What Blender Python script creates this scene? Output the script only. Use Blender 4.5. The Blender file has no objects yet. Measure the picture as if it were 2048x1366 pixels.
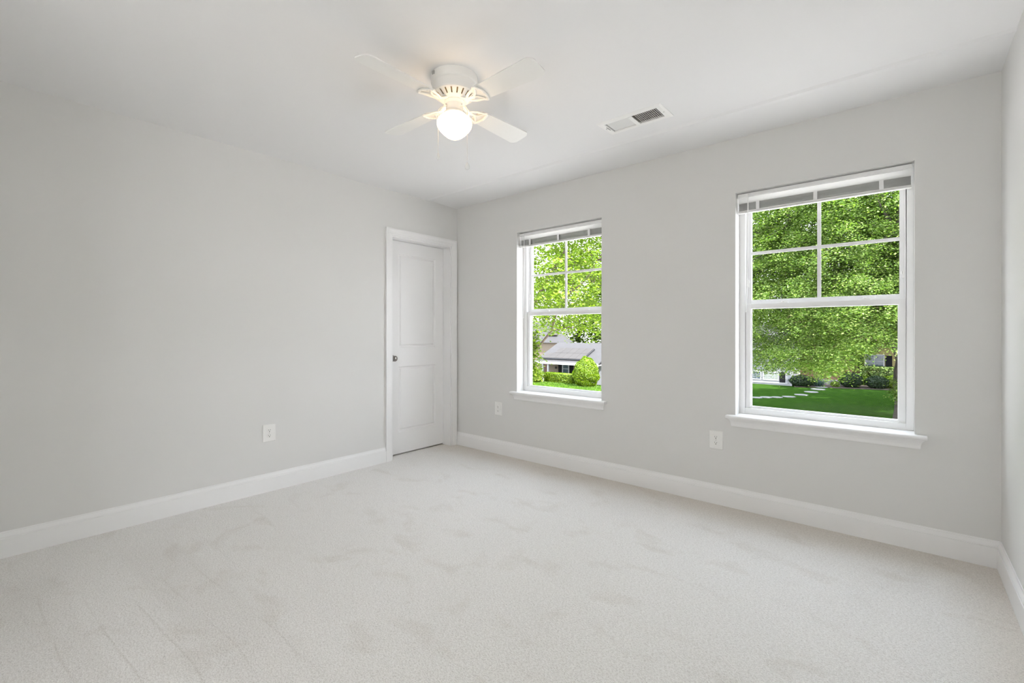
import bpy, bmesh, math, random
import numpy as np
from mathutils import Vector, Matrix

random.seed(7)
S = bpy.context.scene
COL = S.collection
PI = math.pi

# ------------------------------------------------------------------ camera
cam_d = bpy.data.cameras.new('camera')
cam_d.sensor_fit = 'HORIZONTAL'
cam_d.sensor_width = 36.0
cam_d.lens = 36.0 * 920.16 / 2048.0
cam_d.shift_y = -17.8 / 2048.0
cam_d.clip_start = 0.05
cam_d.clip_end = 400
cam = bpy.data.objects.new('camera', cam_d)
COL.objects.link(cam)
cam.location = (3.526, -3.266, 1.156)
cam.rotation_euler = (PI / 2, 0, math.radians(40.377))
S.camera = cam

# ------------------------------------------------------------------ world, sun, exposure
S.view_settings.view_transform = 'Standard'
S.view_settings.look = 'None'
S.view_settings.gamma = 1.0
S.view_settings.use_curve_mapping = False
S.view_settings.exposure = 1.42
try:
    S.cycles.use_denoising = True
    S.cycles.max_bounces = 14
    S.cycles.diffuse_bounces = 9
    S.cycles.transparent_max_bounces = 24
    S.cycles.sample_clamp_indirect = 6.0
except Exception:
    pass

SKY = 2.8
world = bpy.data.worlds.new('sky')
S.world = world
world.use_nodes = True
wn = world.node_tree.nodes
wl = world.node_tree.links
wn.clear()
wo = wn.new('ShaderNodeOutputWorld')
bg = wn.new('ShaderNodeBackground')
tc = wn.new('ShaderNodeTexCoord')
sp = wn.new('ShaderNodeSeparateXYZ')
rp = wn.new('ShaderNodeValToRGB')
rp.color_ramp.elements[0].position = 0.0
rp.color_ramp.elements[0].color = (0.95, 0.965, 1.0, 1)
rp.color_ramp.elements[1].position = 0.8
rp.color_ramp.elements[1].color = (0.78, 0.88, 1.0, 1)
wl.new(tc.outputs['Generated'], sp.inputs[0])
wl.new(sp.outputs['Z'], rp.inputs[0])
wl.new(rp.outputs[0], bg.inputs['Color'])
bg.inputs['Strength'].default_value = SKY
wl.new(bg.outputs[0], wo.inputs[0])

sun_d = bpy.data.lights.new('sun', 'SUN')
sun_d.energy = 10.5
sun_d.angle = math.radians(0.6)
sun_d.color = (1.0, 0.97, 0.93)
sun = bpy.data.objects.new('sun', sun_d)
COL.objects.link(sun)
sun.location = (20, 0, 30)
sun.rotation_euler = Vector((0.62, -0.20, 0.76)).to_track_quat('Z', 'Y').to_euler()

GLOBE = 2.9          # lamp glass of the ceiling fan


# ------------------------------------------------------------------ materials
def mat(name, col, rough=0.5, metal=0.0, noise=None, bump=None, spec=0.5):
    m = bpy.data.materials.new(name)
    m.use_nodes = True
    nt = m.node_tree
    b = nt.nodes['Principled BSDF']
    b.inputs['Roughness'].default_value = rough
    b.inputs['Metallic'].default_value = metal
    b.inputs['Specular IOR Level'].default_value = spec
    b.inputs['Base Color'].default_value = (*col, 1)
    co = nt.nodes.new('ShaderNodeTexCoord')
    if noise:
        sc, c2 = noise[0], noise[1]
        n = nt.nodes.new('ShaderNodeTexNoise')
        n.inputs['Scale'].default_value = sc
        n.inputs['Detail'].default_value = 4
        r = nt.nodes.new('ShaderNodeValToRGB')
        r.color_ramp.elements[0].position = 0.35
        r.color_ramp.elements[1].position = 0.65
        r.color_ramp.elements[0].color = (*col, 1)
        r.color_ramp.elements[1].color = (*c2, 1)
        if len(noise) > 2:
            mp = nt.nodes.new('ShaderNodeMapping')
            mp.inputs['Scale'].default_value = noise[2]
            nt.links.new(co.outputs['Object'], mp.inputs[0])
            nt.links.new(mp.outputs[0], n.inputs['Vector'])
        else:
            nt.links.new(co.outputs['Object'], n.inputs['Vector'])
        nt.links.new(n.outputs['Fac'], r.inputs[0])
        nt.links.new(r.outputs[0], b.inputs['Base Color'])
    if bump:
        n2 = nt.nodes.new('ShaderNodeTexNoise')
        n2.inputs['Scale'].default_value = bump[0]
        n2.inputs['Detail'].default_value = 3
        nt.links.new(co.outputs['Object'], n2.inputs['Vector'])
        bp = nt.nodes.new('ShaderNodeBump')
        bp.inputs['Strength'].default_value = bump[1]
        bp.inputs['Distance'].default_value = bump[2]
        nt.links.new(n2.outputs['Fac'], bp.inputs['Height'])
        nt.links.new(bp.outputs[0], b.inputs['Normal'])
    return m


def leaf_mat(name, dark, mid, light, trans=0.45, tcol=(0.45, 0.62, 0.05)):
    m = bpy.data.materials.new(name)
    m.use_nodes = True
    nt = m.node_tree
    nt.nodes.clear()
    out = nt.nodes.new('ShaderNodeOutputMaterial')
    geo = nt.nodes.new('ShaderNodeNewGeometry')
    r = nt.nodes.new('ShaderNodeValToRGB')
    r.color_ramp.elements[0].color = (*dark, 1)
    r.color_ramp.elements[1].color = (*light, 1)
    e = r.color_ramp.elements.new(0.55)
    e.color = (*mid, 1)
    nt.links.new(geo.outputs['Random Per Island'], r.inputs[0])
    d = nt.nodes.new('ShaderNodeBsdfDiffuse')
    nt.links.new(r.outputs[0], d.inputs['Color'])
    t = nt.nodes.new('ShaderNodeBsdfTranslucent')
    mx = nt.nodes.new('ShaderNodeMix')
    mx.data_type = 'RGBA'
    mx.blend_type = 'MULTIPLY'
    mx.inputs[0].default_value = 1.0
    nt.links.new(r.outputs[0], mx.inputs[6])
    mx.inputs[7].default_value = (*[min(2.5, 2.2 * c) for c in tcol], 1)
    nt.links.new(mx.outputs[2], t.inputs['Color'])
    ms = nt.nodes.new('ShaderNodeMixShader')
    ms.inputs[0].default_value = trans
    nt.links.new(d.outputs[0], ms.inputs[1])
    nt.links.new(t.outputs[0], ms.inputs[2])
    gl = nt.nodes.new('ShaderNodeBsdfGlossy')
    gl.inputs['Roughness'].default_value = 0.45
    ms2 = nt.nodes.new('ShaderNodeMixShader')
    ms2.inputs[0].default_value = 0.02
    nt.links.new(ms.outputs[0], ms2.inputs[1])
    nt.links.new(gl.outputs[0], ms2.inputs[2])
    nt.links.new(ms2.outputs[0], out.inputs[0])
    return m


def glass_mat():
    m = bpy.data.materials.new('window_glass')
    m.use_nodes = True
    nt = m.node_tree
    nt.nodes.clear()
    out = nt.nodes.new('ShaderNodeOutputMaterial')
    tr = nt.nodes.new('ShaderNodeBsdfTransparent')
    tr.inputs[0].default_value = (0.95, 0.95, 0.95, 1)
    g = nt.nodes.new('ShaderNodeBsdfGlossy')
    g.inputs['Roughness'].default_value = 0.0
    fr = nt.nodes.new('ShaderNodeFresnel')
    fr.inputs[0].default_value = 1.16
    ms = nt.nodes.new('ShaderNodeMixShader')
    ge = nt.nodes.new('ShaderNodeNewGeometry')      # only a face met from outside reflects, the far face of the pane lets light on
    iv = nt.nodes.new('ShaderNodeMath')
    iv.operation = 'SUBTRACT'
    iv.inputs[0].default_value = 1.0
    nt.links.new(ge.outputs['Backfacing'], iv.inputs[1])
    mu = nt.nodes.new('ShaderNodeMath')
    mu.operation = 'MULTIPLY'
    nt.links.new(fr.outputs[0], mu.inputs[0])
    nt.links.new(iv.outputs[0], mu.inputs[1])
    nt.links.new(mu.outputs[0], ms.inputs[0])
    nt.links.new(tr.outputs[0], ms.inputs[1])
    nt.links.new(g.outputs[0], ms.inputs[2])
    nt.links.new(ms.outputs[0], out.inputs[0])
    return m


def emit_mat(name, col, strength):
    m = bpy.data.materials.new(name)
    m.use_nodes = True
    nt = m.node_tree
    b = nt.nodes['Principled BSDF']
    b.inputs['Base Color'].default_value = (0.9, 0.88, 0.82, 1)
    b.inputs['Roughness'].default_value = 0.25
    b.inputs['Emission Color'].default_value = (*col, 1)
    b.inputs['Emission Strength'].default_value = strength
    return m


def carpet_mat():
    m = bpy.data.materials.new('cream_carpet')
    m.use_nodes = True
    nt = m.node_tree
    L = nt.links
    b = nt.nodes['Principled BSDF']
    b.inputs['Roughness'].default_value = 0.95
    b.inputs['Specular IOR Level'].default_value = 0.1
    try:
        b.inputs['Sheen Weight'].default_value = 0.25
        b.inputs['Sheen Roughness'].default_value = 0.6
    except Exception:
        pass
    co = nt.nodes.new('ShaderNodeTexCoord')

    def noise(scale, detail=2, rough=0.5, stretch=None, dist=0.0):
        n = nt.nodes.new('ShaderNodeTexNoise')
        n.inputs['Scale'].default_value = scale
        n.inputs['Detail'].default_value = detail
        n.inputs['Roughness'].default_value = rough
        n.inputs['Distortion'].default_value = dist
        if stretch:
            mp = nt.nodes.new('ShaderNodeMapping')
            mp.inputs['Rotation'].default_value = (0, 0, stretch[0])
            mp.inputs['Scale'].default_value = stretch[1]
            L.new(co.outputs['Object'], mp.inputs[0])
            L.new(mp.outputs[0], n.inputs['Vector'])
        else:
            L.new(co.outputs['Object'], n.inputs['Vector'])
        return n

    fine = noise(270, 3, 0.7, None, 0.4)
    tuft = noise(115, 2, 0.6, (0.6, (1.0, 1.7, 1.0)), 0.5)
    blot = noise(4.6, 3, 0.6, (0.5, (0.8, 1.2, 1.0)), 0.5)
    big = noise(1.1, 2)
    # pale and darker yarns
    r = nt.nodes.new('ShaderNodeValToRGB')
    r.color_ramp.elements[0].position = 0.32
    r.color_ramp.elements[0].color = (0.56, 0.53, 0.495, 1)
    r.color_ramp.elements[1].position = 0.56
    r.color_ramp.elements[1].color = (0.91, 0.892, 0.868, 1)
    ad = nt.nodes.new('ShaderNodeMix')
    ad.data_type = 'FLOAT'
    ad.inputs[0].default_value = 0.42
    L.new(fine.outputs['Fac'], ad.inputs[2])
    L.new(tuft.outputs['Fac'], ad.inputs[3])
    L.new(ad.outputs[0], r.inputs[0])
    # brushed patches where the pile leans the other way
    r2 = nt.nodes.new('ShaderNodeValToRGB')
    r2.color_ramp.elements[0].position = 0.30
    r2.color_ramp.elements[0].color = (0.925, 0.912, 0.895, 1)
    r2.color_ramp.elements[1].position = 0.45
    r2.color_ramp.elements[1].color = (1, 1, 1, 1)
    L.new(blot.outputs['Fac'], r2.inputs[0])
    mx = nt.nodes.new('ShaderNodeMix')
    mx.data_type = 'RGBA'
    mx.blend_type = 'MULTIPLY'
    mx.inputs[0].default_value = 1.0
    L.new(r.outputs[0], mx.inputs[6])
    L.new(r2.outputs[0], mx.inputs[7])
    # vacuum tracks pressed into the pile at the camera end, running along the room's width
    sx = nt.nodes.new('ShaderNodeSeparateXYZ')
    L.new(co.outputs['Object'], sx.inputs[0])
    wob = noise(1.3, 2, 0.5, (0, (1.0, 0.35, 1.0)))

    def math_(op, a, b_=None, c_=None):
        n = nt.nodes.new('ShaderNodeMath')
        n.operation = op
        for i, v in enumerate((a, b_, c_)):
            if v is None:
                continue
            if isinstance(v, (int, float)):
                n.inputs[i].default_value = v
            else:
                L.new(v, n.inputs[i])
        return n.outputs[0]

    def ramp(v, lo, hi):
        n = nt.nodes.new('ShaderNodeMapRange')
        n.interpolation_type = 'SMOOTHSTEP'
        n.inputs['From Min'].default_value = lo
        n.inputs['From Max'].default_value = hi
        L.new(v, n.inputs['Value'])
        return n.outputs[0]
    yv = math_('ADD', math_('MULTIPLY_ADD', sx.outputs['X'], -0.05, sx.outputs['Y']), math_('MULTIPLY', wob.outputs['Fac'], 0.10))
    band = math_('PINGPONG', math_('MULTIPLY', yv, 7.5), 0.5)
    groove = math_('MULTIPLY', ramp(band, 0.050, 0.0), ramp(fine.outputs['Fac'], 0.62, 0.42))
    lane = math_('PINGPONG', math_('MULTIPLY', yv, 2.1), 0.5)
    patchy = ramp(noise(2.2, 2).outputs['Fac'], 0.42, 0.58)
    region = math_('MULTIPLY', math_('MULTIPLY', ramp(sx.outputs['Y'], -2.30, -2.55), ramp(sx.outputs['X'], 2.35, 1.7)), ramp(sx.outputs['X'], 0.25, 0.6))
    gm = math_('MULTIPLY', math_('MULTIPLY', groove, region), patchy)
    lm = math_('MULTIPLY', math_('MULTIPLY', ramp(lane, 0.20, 0.30), region), 0.30)
    tot = math_('MINIMUM', math_('ADD', gm, lm), 1.0)
    # duller, less trodden and less cleaned strip with some shade painted in, along the window wall and the right-hand wall
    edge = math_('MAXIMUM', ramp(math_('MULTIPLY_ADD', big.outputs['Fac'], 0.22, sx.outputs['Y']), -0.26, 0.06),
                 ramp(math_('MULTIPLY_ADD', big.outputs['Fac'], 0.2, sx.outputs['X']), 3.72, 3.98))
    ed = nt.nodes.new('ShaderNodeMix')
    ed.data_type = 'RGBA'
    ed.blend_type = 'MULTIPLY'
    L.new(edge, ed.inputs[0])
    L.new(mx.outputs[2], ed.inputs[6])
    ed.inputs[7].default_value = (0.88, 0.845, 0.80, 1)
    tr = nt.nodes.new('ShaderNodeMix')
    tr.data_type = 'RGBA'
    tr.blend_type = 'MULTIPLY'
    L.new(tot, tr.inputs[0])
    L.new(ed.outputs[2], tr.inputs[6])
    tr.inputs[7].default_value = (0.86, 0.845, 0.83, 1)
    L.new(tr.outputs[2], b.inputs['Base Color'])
    bp = nt.nodes.new('ShaderNodeBump')
    bp.inputs['Strength'].default_value = 0.7
    bp.inputs['Distance'].default_value = 0.006
    L.new(ad.outputs[0], bp.inputs['Height'])
    bp2 = nt.nodes.new('ShaderNodeBump')
    bp2.inputs['Strength'].default_value = 0.25
    bp2.inputs['Distance'].default_value = 0.02
    L.new(blot.outputs['Fac'], bp2.inputs['Height'])
    L.new(bp.outputs[0], bp2.inputs['Normal'])
    L.new(bp2.outputs[0], b.inputs['Normal'])
    return m


def lawn_mat():
    m = bpy.data.materials.new('lawn_grass')
    m.use_nodes = True
    nt = m.node_tree
    L = nt.links
    b = nt.nodes['Principled BSDF']
    b.inputs['Roughness'].default_value = 0.9
    b.inputs['Specular IOR Level'].default_value = 0.0
    co = nt.nodes.new('ShaderNodeTexCoord')
    n1 = nt.nodes.new('ShaderNodeTexNoise')
    n1.inputs['Scale'].default_value = 2.2
    n1.inputs['Detail'].default_value = 10
    n1.inputs['Roughness'].default_value = 0.7
    L.new(co.outputs['Object'], n1.inputs['Vector'])
    r = nt.nodes.new('ShaderNodeValToRGB')
    r.color_ramp.elements[0].position = 0.3
    r.color_ramp.elements[0].color = (0.009, 0.024, 0.004, 1)
    r.color_ramp.elements[1].position = 0.7
    r.color_ramp.elements[1].color = (0.024, 0.056, 0.008, 1)
    L.new(n1.outputs['Fac'], r.inputs[0])
    L.new(r.outputs[0], b.inputs['Base Color'])
    bp = nt.nodes.new('ShaderNodeBump')
    bp.inputs['Strength'].default_value = 0.6
    bp.inputs['Distance'].default_value = 0.05
    L.new(n1.outputs['Fac'], bp.inputs['Height'])
    L.new(bp.outputs[0], b.inputs['Normal'])
    return m


M = {}
M['wall'] = mat('grey_wall_paint', (0.735, 0.7305, 0.716), 0.75, spec=0.2)
M['ceil'] = mat('white_ceiling_paint', (0.81, 0.807, 0.806), 0.9, spec=0.1)
M['trim'] = mat('white_trim_paint', (0.865, 0.862, 0.860), 0.38)
M['vinyl'] = mat('white_vinyl', (0.85, 0.85, 0.85), 0.35)
M['plastic'] = mat('white_plastic', (0.86, 0.855, 0.835), 0.35)
M['blind'] = mat('white_blind_metal', (0.72, 0.715, 0.70), 0.4)
M['voile'] = leaf_mat('translucent_white_vinyl', (0.86, 0.86, 0.85), (0.87, 0.87, 0.86), (0.88, 0.88, 0.87), 0.6, (0.45, 0.45, 0.45))
M['fan'] = mat('white_fan_enamel', (0.87, 0.86, 0.83), 0.35)
M['blade'] = mat('white_fan_blade', (0.83, 0.825, 0.80), 0.45)
M['motor'] = mat('tan_motor_core', (0.50, 0.36, 0.18), 0.6)
M['dark'] = mat('dark_slot', (0.02, 0.02, 0.02), 0.7)
M['duct'] = mat('galvanised_duct', (0.42, 0.42, 0.39), 0.6, 0.0)
M['nickel'] = mat('brushed_nickel', (0.27, 0.255, 0.24), 0.26, 1.0)
M['chain'] = mat('bead_chain_metal', (0.75, 0.73, 0.70), 0.3, 0.7)
M['crystal'] = mat('pale_pendant', (0.85, 0.85, 0.84), 0.15)
M['glass'] = glass_mat()
M['globe'] = emit_mat('lit_opal_glass', (1.0, 0.68, 0.35), GLOBE)
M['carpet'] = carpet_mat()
M['screw'] = mat('screw_head', (0.55, 0.55, 0.54), 0.4, 0.6)


# ------------------------------------------------------------------ mesh helpers
class MB:
    def __init__(self):
        self.v = []
        self.f = []

    def add(self, vs, fs):
        o = len(self.v)
        self.v += [tuple(p) for p in vs]
        self.f += [tuple(i + o for i in f) for f in fs]
        return self

    def box(self, x0, x1, y0, y1, z0, z1, m=None):
        p = [Vector((x, y, z)) for z in (z0, z1) for y in (y0, y1) for x in (x0, x1)]
        if m is not None:
            p = [m @ q for q in p]
        return self.add(p, [(0, 2, 3, 1), (4, 5, 7, 6), (0, 1, 5, 4), (2, 6, 7, 3), (0, 4, 6, 2), (1, 3, 7, 5)])

    def prism(self, prof, a, b, axis, m=None, caps=True):
        """closed 2-D profile extruded from a to b along an axis: 'x' takes (y, z), 'y' takes (x, z), 'z' takes (x, y)"""
        n = len(prof)

        def pt(u, w, t):
            return {'x': (t, u, w), 'y': (u, t, w), 'z': (u, w, t)}[axis]
        vs = [Vector(pt(u, w, a)) for u, w in prof] + [Vector(pt(u, w, b)) for u, w in prof]
        if m is not None:
            vs = [m @ q for q in vs]
        fs = [(i, (i + 1) % n, n + (i + 1) % n, n + i) for i in range(n)]
        if caps:
            fs += [tuple(range(n))[::-1], tuple(range(n, 2 * n))]
        return self.add(vs, fs)

    def lathe(self, prof, seg=32, m=None, center=(0, 0), skip=None):
        vs = []
        fs = []
        n = len(prof)
        for k in range(seg):
            a = 2 * PI * k / seg
            for r, z in prof:
                q = Vector((center[0] + r * math.cos(a), center[1] + r * math.sin(a), z))
                vs.append(m @ q if m is not None else q)
        for k in range(seg):
            k2 = (k + 1) % seg
            for i in range(n - 1):
                if skip and skip(k, i):
                    continue
                fs.append((k * n + i, k2 * n + i, k2 * n + i + 1, k * n + i + 1))
        return self.add(vs, fs)

    def tube(self, pts, rad, seg=8, flat=1.0):
        """tube through pts; rad a number or a list"""
        pts = [Vector(p) for p in pts]
        n = len(pts)
        rs = rad if isinstance(rad, (list, tuple)) else [rad] * n
        vs = []
        fs = []
        up = Vector((0, 0, 1))
        prev = None
        for i, p in enumerate(pts):
            t = (pts[min(i + 1, n - 1)] - pts[max(i - 1, 0)]).normalized()
            if prev is None:
                s = t.cross(up)
                if s.length < 1e-3:
                    s = t.cross(Vector((1, 0, 0)))
            else:
                s = prev - t * prev.dot(t)
            s.normalize()
            prev = s
            u = s.cross(t)
            for k in range(seg):
                a = 2 * PI * k / seg
                vs.append(p + s * (rs[i] * math.cos(a)) + u * (rs[i] * flat * math.sin(a)))
        for i in range(n - 1):
            for k in range(seg):
                k2 = (k + 1) % seg
                fs.append((i * seg + k, i * seg + k2, (i + 1) * seg + k2, (i + 1) * seg + k))
        fs.append(tuple(range(seg))[::-1])
        fs.append(tuple((n - 1) * seg + k for k in range(seg)))
        return self.add(vs, fs)

    def build(self, name, material, parent=None, smooth=False, bevel=0.0, angle=40, origin=None):
        me = bpy.data.meshes.new(name)
        v = self.v
        if origin is not None:
            v = [(p[0] - origin[0], p[1] - origin[1], p[2] - origin[2]) for p in v]
        me.from_pydata(v, [], self.f)
        bm = bmesh.new()
        bm.from_mesh(me)
        bmesh.ops.remove_doubles(bm, verts=bm.verts, dist=1e-6)
        bmesh.ops.recalc_face_normals(bm, faces=bm.faces)
        if smooth:
            for e in bm.edges:
                if len(e.link_faces) == 2:
                    e.smooth = e.calc_face_angle(0) < math.radians(angle)
            for f in bm.faces:
                f.smooth = True
        bm.to_mesh(me)
        bm.free()
        me.materials.append(material)
        o = bpy.data.objects.new(name, me)
        COL.objects.link(o)
        if parent is not None:
            o.parent = parent
        elif origin is not None:
            o.location = origin
        if bevel:
            b = o.modifiers.new('bevel', 'BEVEL')
            b.width = bevel
            b.segments = 2
            b.limit_method = 'ANGLE'
            b.angle_limit = math.radians(35)
        return o


def tag(o, label=None, cat=None, group=None, kind=None):
    if label:
        o['label'] = label
    if cat:
        o['category'] = cat
    if group:
        o['group'] = group
    if kind:
        o['kind'] = kind
    return o


def thing(name, loc, label, cat, group=None, rz=0.0):
    o = bpy.data.objects.new(name, None)
    o.empty_display_size = 0.1
    COL.objects.link(o)
    o.location = loc
    o.rotation_euler = (0, 0, rz)
    return tag(o, label, cat, group)


def struct(o, label=None, cat=None):
    o['kind'] = 'structure'
    if label:
        o['label'] = label
    if cat:
        o['category'] = cat
    return o


def copy_tree(o, parent=None):
    c = o.copy()
    COL.objects.link(c)
    if parent is not None:
        c.parent = parent
    for ch in list(o.children):
        copy_tree(ch, c)
    return c


# ------------------------------------------------------------------ room shell
W = 3.892           # along the window wall
D = 6.40            # from the window wall back past the camera
H = 2.44
WIN = [(0.808, 1.688), (2.683, 3.572)]
WZ0, WZ1 = 0.613, 2.078
DOOR = (-0.802, -0.082)
DH = 2.036

mb = MB()
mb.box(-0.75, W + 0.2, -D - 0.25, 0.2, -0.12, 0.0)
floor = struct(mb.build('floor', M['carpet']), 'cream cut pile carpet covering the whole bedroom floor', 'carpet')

# ceiling: gentle plasterboard waviness, a low joint parallel to the window wall, an opening for the register
VX0, VX1, VY0, VY1 = 2.118, 2.458, -0.742, -0.602


def zc(y):
    d = -y                       # distance from the window wall
    if d <= 0.345:
        z = 2.4355 + 0.0080 * max(d, 0) / 0.345
    elif d <= 0.395:             # a bead of joint compound
        z = 2.4435 - 0.0085 * (d - 0.345) / 0.050
    elif d <= 0.413:
        z = 2.4350 + 0.0095 * (d - 0.395) / 0.018
    else:
        z = 2.4445
    u = (d - 0.98) / 0.30
    return z - 0.009 * math.exp(-u * u)


ys = [0.2, 0.0] + [-0.05 * k for k in range(1, 7)]
ys += [-0.345, -0.3475, -0.37, -0.3925, -0.395, -0.397, -0.404, -0.411, -0.413] + [-0.42, -0.46, -0.50, -0.55, VY1]
ys += [-0.65, -0.70, VY1 * 0 + VY0] + [-0.78 - 0.03 * k for k in range(24)]
ys += [-1.6, -2.2, -3.0, -3.8, -4.6, -D - 0.2]
ys = sorted(set(round(y, 5) for y in ys), reverse=True)
xs = [-0.2, 0.0, 0.8, 1.6, VX0, VX1, 2.9, 3.4, W, W + 0.2]
mb = MB()
cv = [(x, y, zc(min(y, 0))) for y in ys for x in xs]
cf = []
nx = len(xs)
for j in range(len(ys) - 1):
    for i in range(nx - 1):
        cxm = (xs[i] + xs[i + 1]) / 2
        cym = (ys[j] + ys[j + 1]) / 2
        if VX0 < cxm < VX1 and VY0 < cym < VY1:
            continue
        cf.append((j * nx + i, (j + 1) * nx + i, (j + 1) * nx + i + 1, j * nx + i + 1))
mb.add(cv, cf)
top = 2.62
mb.box(-0.2, VX0, -D - 0.2, 0.2, 2.46, top).box(VX1, W + 0.2, -D - 0.2, 0.2, 2.46, top)
mb.box(VX0, VX1, VY1, 0.2, 2.46, top).box(VX0, VX1, -D - 0.2, VY0, 2.46, top)
struct(mb.build('ceiling', M['ceil'], smooth=True, angle=8), 'white painted ceiling with a faint joint line along the windows', 'ceiling')

# window wall
t = 0.20
mb = MB()
zs = 2.47
mb.box(-0.2, WIN[0][0], 0, t, -0.1, zs)
mb.box(WIN[0][1], WIN[1][0], 0, t, -0.1, zs)
mb.box(WIN[1][1], W + 0.2, 0, t, -0.1, zs)
for a, b in WIN:
    mb.box(a, b, 0, t, -0.1, WZ0 - 0.02)
    mb.box(a, b, 0, t, WZ1, zs)
struct(mb.build('wall_back', M['wall']), 'light grey painted wall with two windows', 'wall')

# door wall
mb = MB()
SY0, SY1 = -6.00, -4.85
mb.box(-0.12, 0, -D - 0.2, SY0, -0.1, zs).box(-0.12, 0, SY1, DOOR[0], -0.1, zs)
mb.box(-0.12, 0, SY0, SY1, -0.1, 0.12).box(-0.12, 0, SY0, SY1, 2.30, zs)
mb.box(-0.12, 0, DOOR[1], 0.0, -0.1, zs)
mb.box(-0.12, 0, DOOR[0], DOOR[1], DH, zs)
struct(mb.build('wall_left', M['wall']), 'long light grey painted wall with the closet door', 'wall')
mb = MB()          # the closet behind the door
mb.box(-0.75, -0.70, -1.2, 0.2, -0.1, zs).box(-0.75, -0.12, -1.2, -1.15, -0.1, zs)
mb.box(-0.75, -0.12, 0.0, 0.2, -0.1, zs).box(-0.75, -0.12, -1.2, 0.2, 2.42, zs + 0.05)
struct(mb.build('wall_closet', M['wall']), 'closet walls behind the white door', 'wall')

mb = MB()
EY0, EY1 = -5.90, -4.85
mb.box(W, W + 0.12, -D - 0.2, EY0, -0.1, zs).box(W, W + 0.12, EY1, 0.0, -0.1, zs)
mb.box(W, W + 0.12, EY0, EY1, -0.1, 0.12).box(W, W + 0.12, EY0, EY1, 2.30, zs)
struct(mb.build('wall_right', M['wall']), 'short light grey wall at the frame edge', 'wall')

# an unseen sunroom added behind the camera for fill daylight, open to the bedroom, with windows in both side walls
RZ0, RZ1 = 0.12, 2.30
mb = MB()
mb.box(-0.12, W, -D - 0.2, -D, -0.1, zs)
struct(mb.build('wall_front', M['wall']), 'far wall of the added sunroom behind the camera', 'wall')
mb = MB()
mb.box(0, 1.65, -3.85, -3.72, -0.1, zs).box(1.65, W, -3.85, -3.72, 2.28, zs)  # added partition, keeps the sunroom light off the near end of the left wall
struct(mb.build('added_partition', M['wall']), 'added wall limiting the light through a wide opening from the added sunroom', 'wall')
for nm, loc, rz_, wd, lab in (('window_3', (-0.06, SY0, RZ0), PI / 2, SY1 - SY0, 'added sunroom window for fill daylight in the long wall behind the camera'),
                              ('window_4', (W + 0.06, EY0, RZ0), PI / 2, EY1 - EY0, 'added sunroom window for fill daylight in the short wall behind the camera')):
    w3 = thing(nm, loc, None, None, None, rz_)
    struct(w3, lab, 'window')
    ht = RZ1 - RZ0
    mb = MB()
    for a, b in ((0, 0.04), (wd / 2 - 0.02, wd / 2 + 0.02), (wd - 0.04, wd)):
        mb.box(a, b, -0.05, 0.05, 0, ht)
    mb.box(0.04, wd - 0.04, -0.05, 0.05, 0, 0.04).box(0.04, wd - 0.04, -0.05, 0.05, ht - 0.04, ht)
    mb.build('window_frame', M['vinyl'], w3)
    for a, b in ((0.04, wd / 2 - 0.02), (wd / 2 + 0.02, wd - 0.04)):
        MB().box(a, b, -0.004, 0.004, 0.04, ht - 0.04).build('pane', M['glass'], w3)

# skirting: flat board with a moulded cap
BASE = [(0, -0.02), (0.016, -0.02), (0.016, 0.098), (0.015, 0.100), (0.0115, 0.1005), (0.0115, 0.1035), (0.0135, 0.104), (0.0125, 0.109),
        (0.0065, 0.122), (0.0055, 0.1235), (0.0035, 0.124), (0.0035, 0.1265), (0.005, 0.127), (0.004, 0.132), (0, 0.132)]
mb = MB()
mb.prism([(-u, w) for u, w in BASE], 0.0, W, 'x')
struct(mb.build('baseboard_back', M['trim']), 'white skirting board under the two windows', 'baseboard')
mb = MB()
mb.prism(BASE, -D, DOOR[0] - 0.064, 'y')
struct(mb.build('baseboard_left', M['trim']), 'white skirting board along the long door wall', 'baseboard')
mb = MB()
mb.prism([(W - u, w) for u, w in BASE], -D, 0.0, 'y')
struct(mb.build('baseboard_right', M['trim']), 'white skirting board on the short wall at the frame edge', 'baseboard')

# ------------------------------------------------------------------ door
CAS = [(0, 0), (0.010, 0), (0.011, 0.004), (0.011, 0.012), (0.014, 0.016), (0.014, 0.024), (0.0165, 0.030),
       (0.017, 0.050), (0.019, 0.054), (0.019, 0.064), (0, 0.064)]      # (out from wall, away from the opening)
d0, d1 = DOOR
mb = MB()
# mitred casing: side, head, side as one closed sweep
n = len(CAS)
loop = []
for u, w in CAS:
    loop.append([(u, d0 - w, -0.01), (u, d0 - w, DH + w), (u, d1 + w, DH + w), (u, d1 + w, -0.01)])
vs = [loop[i][k] for k in range(4) for i in range(n)]
fs = []
for k in range(3):
    for i in range(n):
        j = (i + 1) % n
        fs.append((k * n + i, k * n + j, (k + 1) * n + j, (k + 1) * n + i))
fs += [tuple(range(n)), tuple(3 * n + i for i in range(n))]
mb.add(vs, fs)
struct(mb.build('trim_1', M['trim']), 'white moulded casing around the closet door', 'trim')

door = thing('door_1', (-0.104, d0, 0.0), None, None)
struct(door, 'white two panel closet door with nickel knob', 'door')
dw = d1 - d0
mb = MB()
e = 0.013
for a, b in ((0, e), (dw - e, dw)):
    mb.box(-0.016, 0.104, a, b, -0.01, DH)
mb.box(-0.016, 0.104, e, dw - e, DH - e, DH)
mb.build('door_jamb', M['trim'], door)
# slab with two moulded panels; local x = 0 is the room face
sy0, sy1, sz0, sz1 = e + 0.002, dw - e - 0.002, 0.013, DH - e - 0.003
mb = MB()


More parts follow.
